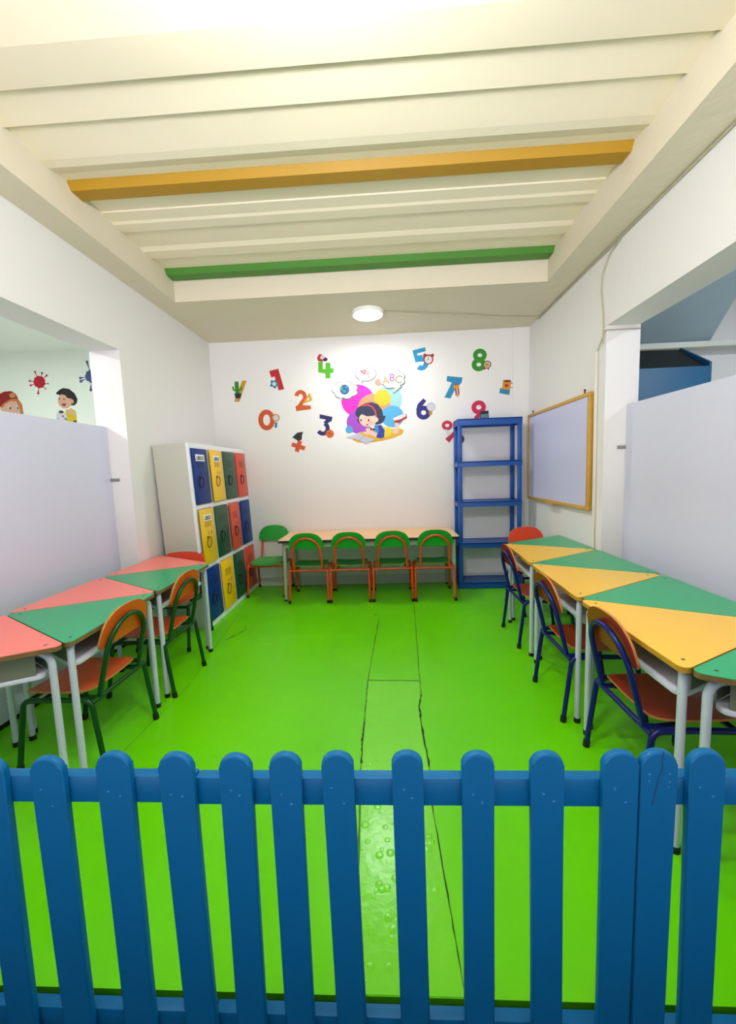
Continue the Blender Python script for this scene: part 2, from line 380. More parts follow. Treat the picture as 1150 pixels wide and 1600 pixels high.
# right row: aisle corners V, wall corners W
V = [(.893, 1.212), (.893, 1.904), (.920, 2.626), (.962, 3.33)]; W = [(1.545, .86), (1.545, 1.57), (1.545, 2.29), (1.548, 3.01), (1.55, 3.68)]
gY, gG = 'yellow triangular desks of the right row', 'green triangular desks of the right row'
tri_desk('triangular_desk', (V[0], V[1], W[1]), TOP_Y, EDGE_Y, 'nearest yellow triangular desk, right row, closest to the fence', gY)
tri_desk('triangular_desk', (V[1], V[2], W[2]), TOP_Y, EDGE_Y, 'middle yellow triangular desk of the right row', gY)
tri_desk('triangular_desk', (V[2], V[3], W[3]), TOP_Y, EDGE_Y, 'farthest yellow triangular desk of the right row, below the whiteboard', gY)
tri_desk('triangular_desk', (W[0], W[1], V[0]), TOP_G, EDGE_B, 'green triangular desk cut by the right photo edge, nearest of its row', gG)
tri_desk('triangular_desk', (W[1], W[2], V[1]), TOP_G, EDGE_Y, 'green triangular desk against the right partition, behind the nearest yellow one', gG)
tri_desk('triangular_desk', (W[2], W[3], V[2]), TOP_G, EDGE_Y, 'green triangular desk between the middle and farthest yellow desks', gG)
tri_desk('triangular_desk', (W[3], W[4], V[3]), TOP_G, EDGE_Y, 'farthest green triangular desk of the right row, below the whiteboard', gG)
# left row
U = [(-1.276, 1.462), (-1.310, 2.154), (-1.314, 2.856)]; X = [(-1.9, 1.11), (-1.9, 1.83), (-1.9, 2.52), (-1.9, 3.20)]
gP, gH = 'coral triangular desks of the left row', 'green triangular desks of the left row'
tri_desk('triangular_desk', (U[0], U[1], X[1]), TOP_G, EDGE_B, 'nearer green triangular desk of the left row, above the nearest green framed chair', gH)
tri_desk('triangular_desk', (U[1], U[2], X[2]), TOP_G, EDGE_B, 'farther green triangular desk of the left row, beside the lockers', gH)
tri_desk('triangular_desk', (X[0], X[1], U[0]), TOP_P, EDGE_B, 'coral triangular desk cut by the left photo edge, nearest of its row', gP)
tri_desk('triangular_desk', (X[1], X[2], U[1]), TOP_P, EDGE_B, 'middle coral triangular desk against the left partition', gP)
tri_desk('triangular_desk', (X[2], X[3], U[2]), TOP_P, EDGE_B, 'farthest coral triangular desk of the left row, in front of the lockers', gP)

# ------------------------------------------------------------------ chairs
def D_shape(w, h, n=12):
    """flat-bottomed back rest outline, w wide and h high, from z = 0"""
    pts = [(-w/2+.02, 0), (w/2-.02, 0), (w/2-.004, .008), (w/2, .03)]
    for k in range(1, n*2):
        a = PI*k/(2*n); e = .72
        ca, sa = math.cos(a), math.sin(a)
        pts.append((w/2*math.copysign(abs(ca)**e, ca), .03+(h-.03)*sa**.9))
    pts += [(-w/2, .03), (-w/2+.004, .008)]
    return pts
def make_chair(name, frame, ply, edge, label, group, hw=.19, back_ply=None):
    t = empty(name, (0, 0, 0), 0, label, 'chair', group)
    R = .0115
    for s in (-1, 1):
        # one inverted U each side: rear leg, seat rail, front leg
        rear = [(s*(hw+.004), -.205, .012), (s*hw, -.165, .335), (s*hw*.97, -.02, .335)]
        b = B(); tube(b, fillet(rear, .035, 6), R, 12); lg = obj('leg', b, frame, t)
        b = B(); tube(b, [(s*(hw+.004), -.2065, 0), (s*(hw+.0035), -.203, .03)], .0145, 12); obj('rubber_foot', b, RUB, lg)
        front = [(s*(hw+.006), .195, .012), (s*hw, .145, .335), (s*hw*.97, -.02, .335)]
        b = B(); tube(b, fillet(front, .035, 6), R, 12); lg = obj('leg', b, frame, t)
        b = B(); tube(b, [(s*(hw+.006), .1965, 0), (s*(hw+.0055), .192, .03)], .0145, 12); obj('rubber_foot', b, RUB, lg)
    b = B(); tube(b, [(-hw, -.168, .322), (hw, -.168, .322)], R*.95, 10); obj('crossbar', b, frame, t)
    b = B(); tube(b, [(-hw, .14, .322), (hw, .14, .322)], R*.95, 10); obj('crossbar', b, frame, t)
    # back hoop rising from the rear crossbar, leaning out
    pts = []; bw = .142
    z0, z1, zt = .325, .52, .660
    ly = lambda z: -.168-.082*((z-z0)/(zt-z0))
    for z in (z0, .37, .42, .47, z1): pts.append((-bw+.006*(z-z0)/(z1-z0), ly(z), z))
    for k in range(1, 20):
        a = PI-PI*k/20; z = z1+(zt-z1)*math.sin(a); pts.append(((bw-.006)*math.cos(a), ly(z), z))
    for z in (z1, .47, .42, .37, z0): pts.append((bw-.006*(z-z0)/(z1-z0), ly(z), z))
    # ends turn forward below the seat
    pts = [(-bw*.9, -.02, .322), (-bw, -.12, .322)]+pts+[(bw, -.12, .322), (bw*.9, -.02, .322)]
    b = B(); tube(b, pts, R, 12); obj('back_hoop', b, frame, t)
    # curved plywood back
    w, h = .345, .165; out = D_shape(w, h); zb = .548; b = B(); th = .010
    def place(x, z, off):
        zz = zb+z; return (x, ly(zz)+.013+off-.16*(x*x)+.004, zz)
    # grid the outline into vertical slices so that it can bend
    xs = [-.5, -.47, -.42, -.34, -.25, -.15, -.05, .05, .15, .25, .34, .42, .47, .5]
    def top_at(x):
        best = 0
        for (x0, z0_), (x1, z1_) in zip(out, out[1:]+out[:1]):
            if (x0-x)*(x1-x) <= 0 and abs(x1-x0) > 1e-9:
                z = z0_+(z1_-z0_)*(x-x0)/(x1-x0); best = max(best, z)
        return best
    F, K = [], []
    for xx in xs:
        x = xx*w*.999; tz = max(top_at(x), .034); bz = 0 if abs(xx) < .46 else (.006 if abs(xx) < .49 else .026)
        F.append([b.verts.new(place(x, bz+(tz-bz)*k/3, th)) for k in range(4)]); K.append([b.verts.new(place(x, bz+(tz-bz)*k/3, 0)) for k in range(4)])
    n = len(xs)
    for i in range(n-1):
        for k in range(3):
            b.faces.new((F[i][k], F[i+1][k], F[i+1][k+1], F[i][k+1])); b.faces.new((K[i][k], K[i][k+1], K[i+1][k+1], K[i+1][k]))
        f = b.faces.new((F[i][0], K[i][0], K[i+1][0], F[i+1][0])); f.material_index = 1
        f = b.faces.new((F[i][3], F[i+1][3], K[i+1][3], K[i][3])); f.material_index = 1
    for i in (0, n-1):
        for k in range(3):
            f = b.faces.new((F[i][k], F[i][k+1], K[i][k+1], K[i][k])); f.material_index = 1
    obj('backrest', b, [back_ply or ply, edge], t)
    # seat: thin plywood with a rolled front
    b = B(); ys = [-.150, -.12, -.05, .03, .10, .14, .165, .178]; zs = [.357, .352, .349, .349, .350, .350, .345, .336]
    hwid = [.140, .158, .166, .166, .164, .160, .150, .130]; A, D = [], []
    for y, z, hh in zip(ys, zs, hwid):
        A.append([b.verts.new((hh*u, y, z+.009+.006*u*u)) for u in (-1, -.6, -.2, .2, .6, 1)]); D.append([b.verts.new((hh*u, y, z+.006*u*u)) for u in (-1, -.6, -.2, .2, .6, 1)])
    for i in range(len(ys)-1):
        for k in range(5):
            b.faces.new((A[i][k], A[i][k+1], A[i+1][k+1], A[i+1][k])); b.faces.new((D[i][k], D[i+1][k], D[i+1][k+1], D[i][k+1]))
        for k in (0, 5):
            f = b.faces.new((A[i][k], A[i+1][k], D[i+1][k], D[i][k])); f.material_index = 1
    for i in (0, len(ys)-1):
        for k in range(5):
            f = b.faces.new((A[i][k], D[i][k], D[i][k+1], A[i][k+1])); f.material_index = 1
    obj('seat', b, [ply, edge], t)
    return t
R90 = PI/2
g1 = 'blue framed chairs along the right desks'
c1 = make_chair('school_chair', BLUE_T, PLY_R, PLY_RE, 'nearest blue framed chair with red-brown plywood, closest to the fence on the right', g1)
c1.location = (1.088, 1.580, 0); c1.rotation_euler = (0, 0, -R90)
copy_tree(c1, (1.062, 2.150, 0), -R90, 'middle blue framed chair with red-brown plywood at the right desks')
copy_tree(c1, (1.112, 2.990, 0), -R90, 'farthest of the three blue framed chairs on the aisle side of the right desks')
g2 = 'green framed chairs along the left desks'
c2 = make_chair('school_chair', GRN_T, PLY_O, PLY_OE, 'nearer green framed chair with worn orange plywood at the left desks', g2)
c2.location = (-1.490, 1.800, 0); c2.rotation_euler = (0, 0, R90)
copy_tree(c2, (-1.497, 2.395, 0), R90, 'farther green framed chair with worn orange plywood, close to the lockers')
g3 = 'orange framed chairs lined up at the back table'
c3 = make_chair('school_chair', ORG_T, PLY_G, PLY_GE, 'leftmost of the four orange framed green chairs pushed under the back table', g3)
c3.location = (-.807, 4.063, 0)
copy_tree(c3, (-.391, 4.063, 0), 0, 'second from left of the four green backed chairs at the back table')
copy_tree(c3, (.031, 4.066, 0), .01, 'third from left of the four green backed chairs at the back table')
copy_tree(c3, (.448, 4.066, 0), 0, 'rightmost of the four green backed chairs at the back table, near the blue shelf')
copy_tree(c3, (-1.303, 4.262, 0), PI, 'green plywood chair facing the room between lockers and back table').pop('group', None)
c4 = make_chair('school_chair', BLUE_T, PLY_S, PLY_OE, 'scarlet backed chair at the far end of the right desks, below the whiteboard', None)
c4.location = (1.325, 3.615, 0); c4.rotation_euler = (0, 0, PI+.10)
c5 = make_chair('school_chair', GRN_T, PLY_S, PLY_OE, 'scarlet backed chair at the far end of the left desks beside the lockers', None)
c5.location = (-1.705, 3.005, 0); c5.rotation_euler = (0, 0, PI)

# ------------------------------------------------------------------ back table
t = empty('long_table', (-.205, 4.195, 0), 0, 'long peach topped table with black edging against the back wall', 'table')
x0, x1, y0, y1 = -.893, .893, -.320, .318
b = B(); prism(b, rounded([(x0, y0), (x1, y0), (x1, y1), (x0, y1)], .02), .630, .634, 'z'); obj('tabletop', b, WOODT, t)
b = B(); prism(b, rounded([(x0-.001, y0-.001), (x1+.001, y0-.001), (x1+.001, y1), (x0-.001, y1)], .02), .608, .6305, 'z'); obj('edging', b, BLK_E, t)
b = B()
for ya in (y0+.04, y1-.05): box(b, x0+.06, x1-.06, ya, ya+.02, .555, .608)
for xa in (x0+.05, x1-.07): box(b, xa, xa+.02, y0+.05, y1-.05, .555, .608)
obj('apron', b, GREY_L, t)
for sx in (-1, 1):
    for yy, s in ((y0+.055, 1), (y1-.055, -1)):
        b = B(); tube(b, [(sx*.855, yy+.01*s, .01), (sx*.842, yy+.012*s, .607)], [.014, .022], 12); lg = obj('leg', b, GREY_L, t)
        b = B(); cyl(b, (sx*.855, yy+.01*s, 0), .0165, .016, 12); obj('rubber_foot', b, RUB, lg)

# ------------------------------------------------------------------ lockers
t = empty('locker_cabinet', (-1.545, 3.865, 0), 0, 'tall off-white locker cabinet with twelve blue, yellow, green and red doors', 'lockers')
t.rotation_euler = (0, -.0385, 0)
LW, LH, LD = 1.27, 1.575, .30; hy = LW/2
b = B()
box(b, -LD, -.003, -hy+.002, hy-.002, 0, LH-.002, .002)
obj('body', b, LOCKW, t)
b = B(); cw = LW/4; rz = [.035, .525, 1.040, LH-.02]
for k in range(5):
    yy = -hy+k*cw; a = max(-hy, yy-.017); c = min(hy, yy+.017); box(b, -.02, .004, a, c, .001, LH-.0015)
for z in (.0, .508, 1.022, LH-.042): box(b, -.019, .0035, -hy+.001, hy-.001, z, z+(.042 if z in (0., LH-.042) else .034))
obj('face_frame', b, mat('white_steel_frame', '#eceef4', .4, .02), t)

grid = [('b', 'y', 'g', 'r'), ('y', 'g', 'r', 'b'), ('b', 'y', 'g', 'r')]
names = dict(b='blue door', y='yellow door', g='dark green door', r='coral red door')
zr = [(1.062, LH-.046), (.548, 1.016), (.048, .503)]
ajar = {(0, 1): .05, (1, 0): .05, (1, 2): .045, (0, 0): .0, (0, 3): .02, (1, 3): .02, (2, 1): .02}
for r in range(3):
    for k in range(4):
        ya, yc = -hy+k*cw+.019, -hy+(k+1)*cw-.019; za, zc = zr[r]
        w = yc-ya; h = zc-za
        b = B(); box(b, 0, .012, -w, 0, 0, h, .002)     # hinge at the far edge
        d = obj('door', b, DR[grid[r][k]], t); d['label'] = names[grid[r][k]]
        d.location = (.0045, yc, za); d.rotation_euler = (0, 0, ajar.get((r, k), 0))
        b = B()
        for q in range(5): box(b, +.0115, .0135, -w*.78, -w*.30, h*(.80-.03*q), h*(.80-.03*q)+.004)
        for yq in (-.55, -.33): box(b, .0115, .0135, w*yq-.003, w*yq+.003, h*.52, h*.52+.032)
        obj('vent_slots', b, SLOT if grid[r][k] in 'yr' else mat('vent_slot_dark', '#061c26', .6, 0), d)
        b = B(); cy, cz = -w*.66, h*.39
        pts = [(.024+.006*math.cos(a), cy+.030*math.cos(a)*.9+.012*math.sin(a), cz+.046*math.sin(a)) for a in (2*PI*q/18 for q in range(18))]
        tube(b, pts, .0042, 6, True); box(b, .011, .022, cy-.012, cy+.012, cz+.030, cz+.052, .003)
        obj('pull_loop', b, RUB if grid[r][k] != 'y' else mat('dark_brass', '#6a5410', .4, 0), d)
        if (r, k) in ((0, 0), (0, 1), (1, 0)):
            b = B(); box(b, .0118, .0132, -w*.80, -w*.22, h-.105, h-.048); lb = obj('paper_label', b, PAPER, d)
            me = text_mesh('LIBROS', .040, .0006); me.materials.append(INK)
            lo = bpy.data.objects.new('lettering', me); C.objects.link(lo); lo.parent = lb
            lo.location = (.0138, -w*.51, h-.077); lo.rotation_euler = (PI/2, 0, PI/2)

# ------------------------------------------------------------------ blue shelving unit
t = empty('shelving_unit', (1.072, 4.375, 0), 0, 'tall open blue plastic shelving unit in the back right corner', 'shelf')
hx, hy2 = .305, .122
for sx in (-1, 1):
    for sy in (-1, 1):
        b = B()
        for z0, z1 in ((.07, .44), (.50, .885), (.935, 1.30), (1.352, 1.725)): 
            box(b, sx*hx-.021, sx*hx+.021, sy*hy2-.017, sy*hy2+.017, z0, z1, .006)
        obj('post', b, SHELFB, t)
for z in (.005, .442, .880, 1.298, 1.722):
    b = B(); h = .066 if z in (.005, 1.722) else .056
    loop = rounded([(-hx-.026, -hy2-.022), (hx+.026, -hy2-.022), (hx+.026, hy2+.022), (-hx-.026, hy2+.022)], .02, 4)
    prism(b, loop, z+h-.012, z+h-.006, 'z')
    # raised lip round the shelf
    n = len(loop); lin_ = [(x*.955, y*.88) for x, y in loop]
    o0 = [b.verts.new((x, y, z)) for x, y in loop]; o1 = [b.verts.new((x, y, z+h)) for x, y in loop]
    i0 = [b.verts.new((x, y, z)) for x, y in lin_]; i1 = [b.verts.new((x, y, z+h)) for x, y in lin_]
    for i in range(n):
        j = (i+1) % n
        for f in ((o0[i], o0[j], o1[j], o1[i]), (i0[i], i1[i], i1[j], i0[j]), (o1[i], o1[j], i1[j], i1[i]), (o0[i], i0[i], i0[j], o0[j])): b.faces.new(f)
    obj('shelf_board', b, SHELFB, t)

# ------------------------------------------------------------------ whiteboard
t = empty('whiteboard', (XR-.03, 3.775, .936), 0, 'wood framed whiteboard hanging on the right wall', 'whiteboard')
hy, hh = .655, .886; fw = .028
b = B(); box(b, -.004, .018, -hy+.01, hy-.01, .01, hh-.01); obj('writing_surface', b, BOARD, t)
b = B()
for (ya, yc, za, zc) in ((-hy, hy, 0, fw), (-hy, hy, hh-fw, hh), (-hy, -hy+fw, fw, hh-fw), (hy-fw, hy, fw, hh-fw)): box(b, -.014, .022, ya, yc, za, zc, .003)
obj('board_frame', b, FRAME, t)
b = B(); box(b, -.05, -.014, -.09, .09, -.002, .014, .002); obj('pen_ledge', b, FRAME, t)
b = B()
for y in (-hy+.10, hy-.12): cyl(b, (.0, y, hh), .006, .022, 8); sphere(b, (0, y, hh+.026), .009)
obj('hanger', b, SCREW, t)

# ------------------------------------------------------------------ cables and fittings
def cable(pts, r, label, rad=.03, name='cable', m=CABLE, cat='cable'):
    b = B(); tube(b, fillet(pts, rad, 5) if rad else pts, r, 8); return tag(obj(name, b, m), label, cat)
cable([(.02, 3.86, ZC-.006), (.35, 3.95, ZC-.006), (.8, 4.05, ZC-.006), (1.2, 4.16, ZC-.006), (1.545, 4.21, ZC-.006)], .005, 'thin cable on the low ceiling from the lamp to the right wall', .3)
cable([(XR-.007, 4.25, ZC-.015), (XR-.007, 3.3, ZC-.012), (XR-.007, 2.4, ZC-.012), (XR-.007, .2, ZC-.012)], .006, 'cable running along the top of the right wall under the soffit', .1)
cable([(XR-.007, 2.84, ZC-.02), (XR-.007, 2.96, ZC-.05), (XR-.007, 3.05, ZC-.14), (XR-.007, 3.06, 2.5), (XR-.007, 3.03, 2.35), (XR-.007, 3.02, 2.25), (XR-.007, 3.02, 2.13)], .005, 'cable curving down the right wall above the opening corner', .08)
cable([(XR-.012, 3.095, 2.09), (XR-.012, 3.075, .02)], .012, 'vertical conduit down the right wall beside the whiteboard', 0, 'conduit', mat('cream_conduit', '#dcd8cc', .5, 0), 'conduit')
cable([(XR-.008, 3.09, 2.10), (XR-.008, 3.0, 2.205), (XR-.004, 2.984, 2.212), (XR+.225, 2.984, 2.212)], .0045, 'cable crossing the right opening jamb just below its beam', .01)
cable([(XR+.24, 4.39, 2.425), (5.3, 4.39, 2.425)], .008, 'cable under the ledge in the right neighbouring room', 0)
def bracket(loc, label):
    b = B(); box(b, -.03, .03, -.006, 0, -.012, .012, .002); box(b, -.03, -.026, -.02, 0, -.012, .012); cyl(b, (.012, -.010, 0), .006, .005, 10, 'y')
    o = tag(obj('wall_bracket', b, GREYB), label, 'bracket'); o.location = loc; return o
bracket((-2.035, 2.944, 1.29), 'small metal bracket fixing the left partition to its jamb')
bracket((1.685, 2.989, 1.40), 'small metal bracket fixing the right partition to its jamb')

# blue cabinet in the right neighbouring room: blue front, sloping lid blackened to stand for the dark inside
t = empty('blue_cabinet', (2.42, 4.24, 0), 0, 'petrol blue cabinet with sloping lid blackened for its dark inside behind the right partition', 'cabinet')
b = B(); box(b, -.62, .60, -.25, -.23, 0, 2.155, .003); box(b, -.62, -.60, -.23, .26, 0, 2.13); box(b, -.62, .60, .14, .15, 0, 2.40); obj('body', b, DBLUE, t)
b = B(); prism(b, [(-.25, 0), (.15, 0), (.15, 2.43), (-.25, 2.19)], .60, .622, 'x'); obj('side_panel', b, DBLUE, t)
b = B(); prism(b, [(-.228, 2.155), (.15, 2.41), (.15, 2.395), (-.228, 2.14)], -.60, .60, 'x'); obj('lid', b, mat('dark_inside_lid', '#0a1216', .6, 0), t)

# ------------------------------------------------------------------ wall stickers
class Sticker:
    """flat vinyl wall sticker; shapes are drawn in a small local grid, one thin layer above another"""
    def __init__(s, name, label, ctr, world, grid, k=.00705, rot=-.042, sy=.98, wall=YB, group=None, cat='wall sticker'):
        s.t = empty(name, (world[0], wall-.0006, world[1]), 0, label, cat, group)
        s.c = ctr; s.g = grid; s.k = k; s.r = rot; s.sy = sy; s.n = 0
    def P(s, x, y):
        px = s.g[0]+x*s.g[2]-s.c[0]; py = -(s.g[1]+y*s.g[2]-s.c[1]); a = px*s.k; c = py*s.k*s.sy
        return (a*math.cos(s.r)-c*math.sin(s.r), a*math.sin(s.r)+c*math.cos(s.r))
    def add(s, name, col, *polys):
        b = B(); d = -.00018*s.n; s.n += 1
        for i, p in enumerate(polys): prism(b, [s.P(*q) for q in p], d, d-.0002-.000003*i, 'y')
        return obj(name, b, col if not isinstance(col, str) else smat(col), s.t, False)
_sm = {}
def smat(h):
    if h not in _sm: _sm[h] = mat('sticker_'+h.strip('#'), tuple(v*.74 for v in lin(h)[:3])+(1,), .55, 0)
    return _sm[h]
def circ(x, y, r, ry=None, n=24, a0=0, a1=2*PI): 
    ry = ry or r
    full = abs(a1-a0-2*PI) < 1e-6
    return [(x+r*math.cos(a0+(a1-a0)*i/n), y+ry*math.sin(a0+(a1-a0)*i/n)) for i in range(n if full else n+1)]
def annulus(x, y, rx, ry, w, n=28):
    """ring as quads"""
    out = []
    for i in range(n):
        a, c = 2*PI*i/n, 2*PI*(i+1)/n
        out.append([(x+rx*math.cos(a), y+ry*math.sin(a)), (x+rx*math.cos(c), y+ry*math.sin(c)), (x+(rx-w)*math.cos(c), y+(ry-w)*math.sin(c)), (x+(rx-w)*math.cos(a), y+(ry-w)*math.sin(a))])
    return out
def stroke(pts, w):
    """thick polyline as one polygon"""
    L, R_ = [], []
    for i, p in enumerate(pts):
        a = Vector(pts[max(i-1, 0)]); c = Vector(pts[min(i+1, len(pts)-1)]); t = (c-a).normalized(); n = Vector((-t.y, t.x))
        ww = (w[i] if isinstance(w, (list, tuple)) else w)/2; q = Vector(p)
        L.append(tuple(q+n*ww)); R_.append(tuple(q-n*ww))
    return L+R_[::-1]
def arc(x, y, rx, ry, a0, a1, n=14): return [(x+rx*math.cos(math.radians(a0+(a1-a0)*i/n)), y+ry*math.sin(math.radians(a0+(a1-a0)*i/n))) for i in range(n+1)]
def rot2(pts, x, y, a):
    a = math.radians(a); return [(x+(p[0]-x)*math.cos(a)-(p[1]-y)*math.sin(a), y+(p[0]-x)*math.sin(a)+(p[1]-y)*math.cos(a)) for p in pts]
def rect(x0, y0, x1, y1): return [(x0, y0), (x1, y0), (x1, y1), (x0, y1)]
GA = (330, 520, .2609); GB = (620, 520, .1826); GG = (500, 540, .1391); GL = (0, 540, .1391)
NG = None
s = Sticker('symbol_sticker', 'sticker of a yellow slash with a green potted cactus, leftmost on the back wall', (373, 611), (-1.615, 2.223), GA)
s.add('slash', '#e0a418', [(188, 287), (215, 287), (168, 413), (135, 413)]); s.add('cactus', '#2f9c1c', stroke([(152, 292), (158, 375)], 26), stroke([(130, 322), (134, 342), (152, 348)], 12), stroke([(184, 322), (180, 340), (162, 346)], 12))
s.add('cactus_ribs', '#0d5a10', stroke([(153, 300), (157, 365)], 4)); s.add('pot', '#191a4a', [(138, 363), (181, 363), (175, 393), (144, 393)])
s = Sticker('number_sticker', 'red number 1 sticker with a teal gear, on the back wall', (431, 593), (-1.19, 2.329), GA)
s.add('numeral', '#d01020', [(348, 232), (352, 228), (403, 216), (437, 337), (403, 345), (380, 262), (360, 268)])
gear = []
for i in range(20):
    r = 28 if i % 4 in (0, 1) else 20
    gear.append((377+r*math.cos(2*PI*i/20), 306+r*math.sin(2*PI*i/20)))
s.add('gear', '#1588a6', gear); s.add('gear_hub', '#e4eef2', circ(377, 306, 12))
s = Sticker('number_sticker', 'green number 4 sticker topped by a red and purple magnet, on the back wall', (508, 573), (-.637, 2.441), GA)
s.add('numeral', '#55c80c', [(641, 175), (668, 172), (668, 218), (685, 218), (685, 180), (714, 180), (714, 212), (732, 212), (732, 240), (714, 240), (714, 272), (684, 272), (684, 244), (641, 236)])
s.add('magnet', '#d0123a', [(648, 128), (664, 132), (652, 152), (672, 166), (664, 174), (640, 170), (634, 150)]); s.add('magnet_tip', '#3a1450', circ(682, 160, 15, 12)); s.add('bulb', '#f0dfe4', circ(668, 146, 12))
s = Sticker('number_sticker', 'orange number 2 sticker with a yellow set square, on the back wall', (475, 626), (-.888, 2.088), GA)
s.add('numeral', '#e2601a', stroke(arc(535, 384, 26, 30, 190, 395)+[(534, 430), (520, 448)], 24), [(503, 440), (528, 432), (596, 436), (598, 458), (508, 469)])
s.add('set_square', '#f0b020', [(590, 358), (607, 404), (544, 428)]); s.add('set_square_hole', '#f2ece0', [(584, 384), (590, 400), (566, 410)])
s = Sticker('number_sticker', 'orange number 0 sticker with a small magnifying glass, on the back wall', (418, 656), (-1.31, 1.896), GA, k=.0072)
s.add('numeral', '#e0581a', *annulus(332, 522, 50, 62, 29)); s.add('lens', '#dfe6ec', circ(388, 509, 18)); s.add('lens_rim', '#d8901c', *annulus(388, 509, 23, 23, 6)); s.add('lens_handle', '#1f86b4', stroke([(390, 536), (386, 568)], 14))
s = Sticker('symbol_sticker', 'orange times sign sticker wearing a black graduation cap, on the back wall', (466, 690), (-.976, 1.644), GA)
s.add('cross', '#e2581c', rot2(rect(480, 668, 564, 694), 521, 680, 17), rot2(rect(508, 645, 535, 715), 521, 680, 17)); s.add('graduation_cap', '#1b2024', [(484, 626), (516, 597), (552, 592), (545, 612), (543, 640), (520, 648), (502, 636)])
s = Sticker('number_sticker', 'dark blue number 3 sticker with an orange basketball, on the back wall', (507, 665), (-.673, 1.808), GA)
s.add('numeral', '#1c1570', [(650, 487), (728, 503), (722, 528), (692, 545), (672, 536), (688, 520), (648, 512)], stroke(arc(668, 573, 30, 32, -70, 150), 25)); s.add('ball', '#ec6818', circ(711, 606, 25)); s.add('ball_seams', '#8a3008', stroke([(690, 596), (734, 612)], 3), stroke([(716, 583), (704, 630)], 3))
s = Sticker('number_sticker', 'sky blue number 5 sticker with a red alarm clock, high on the back wall', (657, 561), (.403, 2.474), GB, k=.0069)
s.add('numeral', '#18a2dc', [(132, 152), (240, 125), (247, 158), (172, 178), (176, 196), (215, 188), (232, 245), (160, 252)], stroke(arc(212, 250, 42, 52, -70, 130), 42))
s.add('clock_body', '#a81c34', circ(270, 228, 43), circ(240, 194, 16), circ(304, 194, 14)); s.add('clock_face', '#f0f0f0', circ(270, 230, 32)); s.add('clock_hands', '#8c1c30', stroke([(270, 230), (272, 206)], 5), stroke([(270, 230), (254, 232)], 5))
s = Sticker('number_sticker', 'green number 8 sticker with a rosette, top right on the back wall', (750, 562), (1.039, 2.438), GB, k=.0068)
s.add('numeral', '#2c9c1c', *(annulus(709, 192, 59, 56, 40)+annulus(703, 272, 62, 58, 42))); s.add('rosette', '#7a1a2a', circ(774, 273, 35), [(752, 300), (738, 314), (766, 316)], [(780, 300), (786, 326), (794, 300)]); s.add('rosette_ring', '#e4e0e0', circ(774, 273, 27)); s.add('rosette_centre', '#dca01c', circ(772, 273, 18))
s = Sticker('number_sticker', 'sky blue number 7 sticker with a striped pencil, on the back wall', (708, 604), (.749, 2.169), GB, k=.0069)
s.add('numeral', '#1598cc', [(428, 370), (560, 383), (552, 430), (500, 480), (462, 562), (410, 554), (470, 425), (424, 414)]); s.add('pencil', '#c01c3c', [(494, 462), (532, 462), (538, 525), (505, 535)]); s.add('pencil_stripe', '#f2e6dc', [(510, 465), (520, 465), (526, 528), (516, 531)]); s.add('pencil_ferrule', '#f0a818', [(484, 455), (508, 440), (536, 455), (532, 476), (490, 478)], [(506, 535), (540, 526), (524, 553)]); s.add('eraser', '#d02030', circ(506, 442, 14, 8))
s = Sticker('symbol_sticker', 'yellow heart mug and blue minus sign sticker, far right of the back wall', (793, 604), (1.325, 2.144), GB, k=.0067)
s.add('minus', '#1c94c4', [(888, 472), (976, 488), (970, 534), (883, 518)]); s.add('mug', '#eca414', [(912, 402), (984, 412), (974, 490), (904, 482)]); s.add('mug_handle', '#eca414', *annulus(984, 450, 25, 24, 9)); s.add('mug_rim', '#7c2420', circ(948, 412, 34, 10)); s.add('heart', '#c81c20', circ(935, 447, 10), circ(951, 449, 10), [(926, 452), (960, 455), (940, 470)])
s = Sticker('number_sticker', 'dark blue number 6 sticker with a light bulb, on the back wall', (660, 638), (.413, 1.951), GB, k=.007)
s.add('numeral', '#1b1584', *(annulus(230, 683, 62, 60, 40)+[stroke([(238, 572), (196, 620), (182, 668)], [34, 42, 36])])); s.add('bulb', '#dfe2ec', circ(292, 634, 35, 36)); s.add('bulb_outline', '#9a9cb0', *annulus(292, 634, 37, 38, 4)); s.add('bulb_cap', '#e0901c', rot2(rect(276, 668, 304, 702), 290, 685, 0))
s = Sticker('number_sticker', 'crimson number 9 sticker with a calculator, just above the blue shelf', (749, 641), (1.029, 1.906), GB, k=.0069)
s.add('numeral', '#e01850', *(annulus(700, 638, 62, 60, 40)+[stroke([(738, 670), (706, 705), (672, 735)], [40, 42, 30])])); s.add('calculator', '#2a3c50', rot2(rect(714, 668, 788, 742), 751, 705, -5)); s.add('calculator_screen', '#0c141c', rot2(rect(722, 674, 780, 692), 751, 705, -5)); s.add('calculator_keys', '#9cd0e0', *[rot2(rect(722+i*16, 698+j*14, 733+i*16, 708+j*14), 751, 705, -5) for i in range(4) for j in range(3)])
s = Sticker('symbol_sticker', 'crimson percent sign sticker with white compasses by the blue shelf', (705, 675), (.722, 1.684), GB, k=.007)
s.add('circle', '#de1848', *annulus(430, 792, 46, 42, 28)); s.add('slash', '#d01848', [(416, 908), (470, 860), (520, 800), (545, 815), (480, 900), (452, 942)]); s.add('compass', '#e4e2e4', [(412, 828), (420, 826), (448, 872), (440, 884)], [(420, 826), (428, 826), (468, 868), (460, 876)]); s.add('lower_circle', '#8c1430', circ(538, 912, 42))
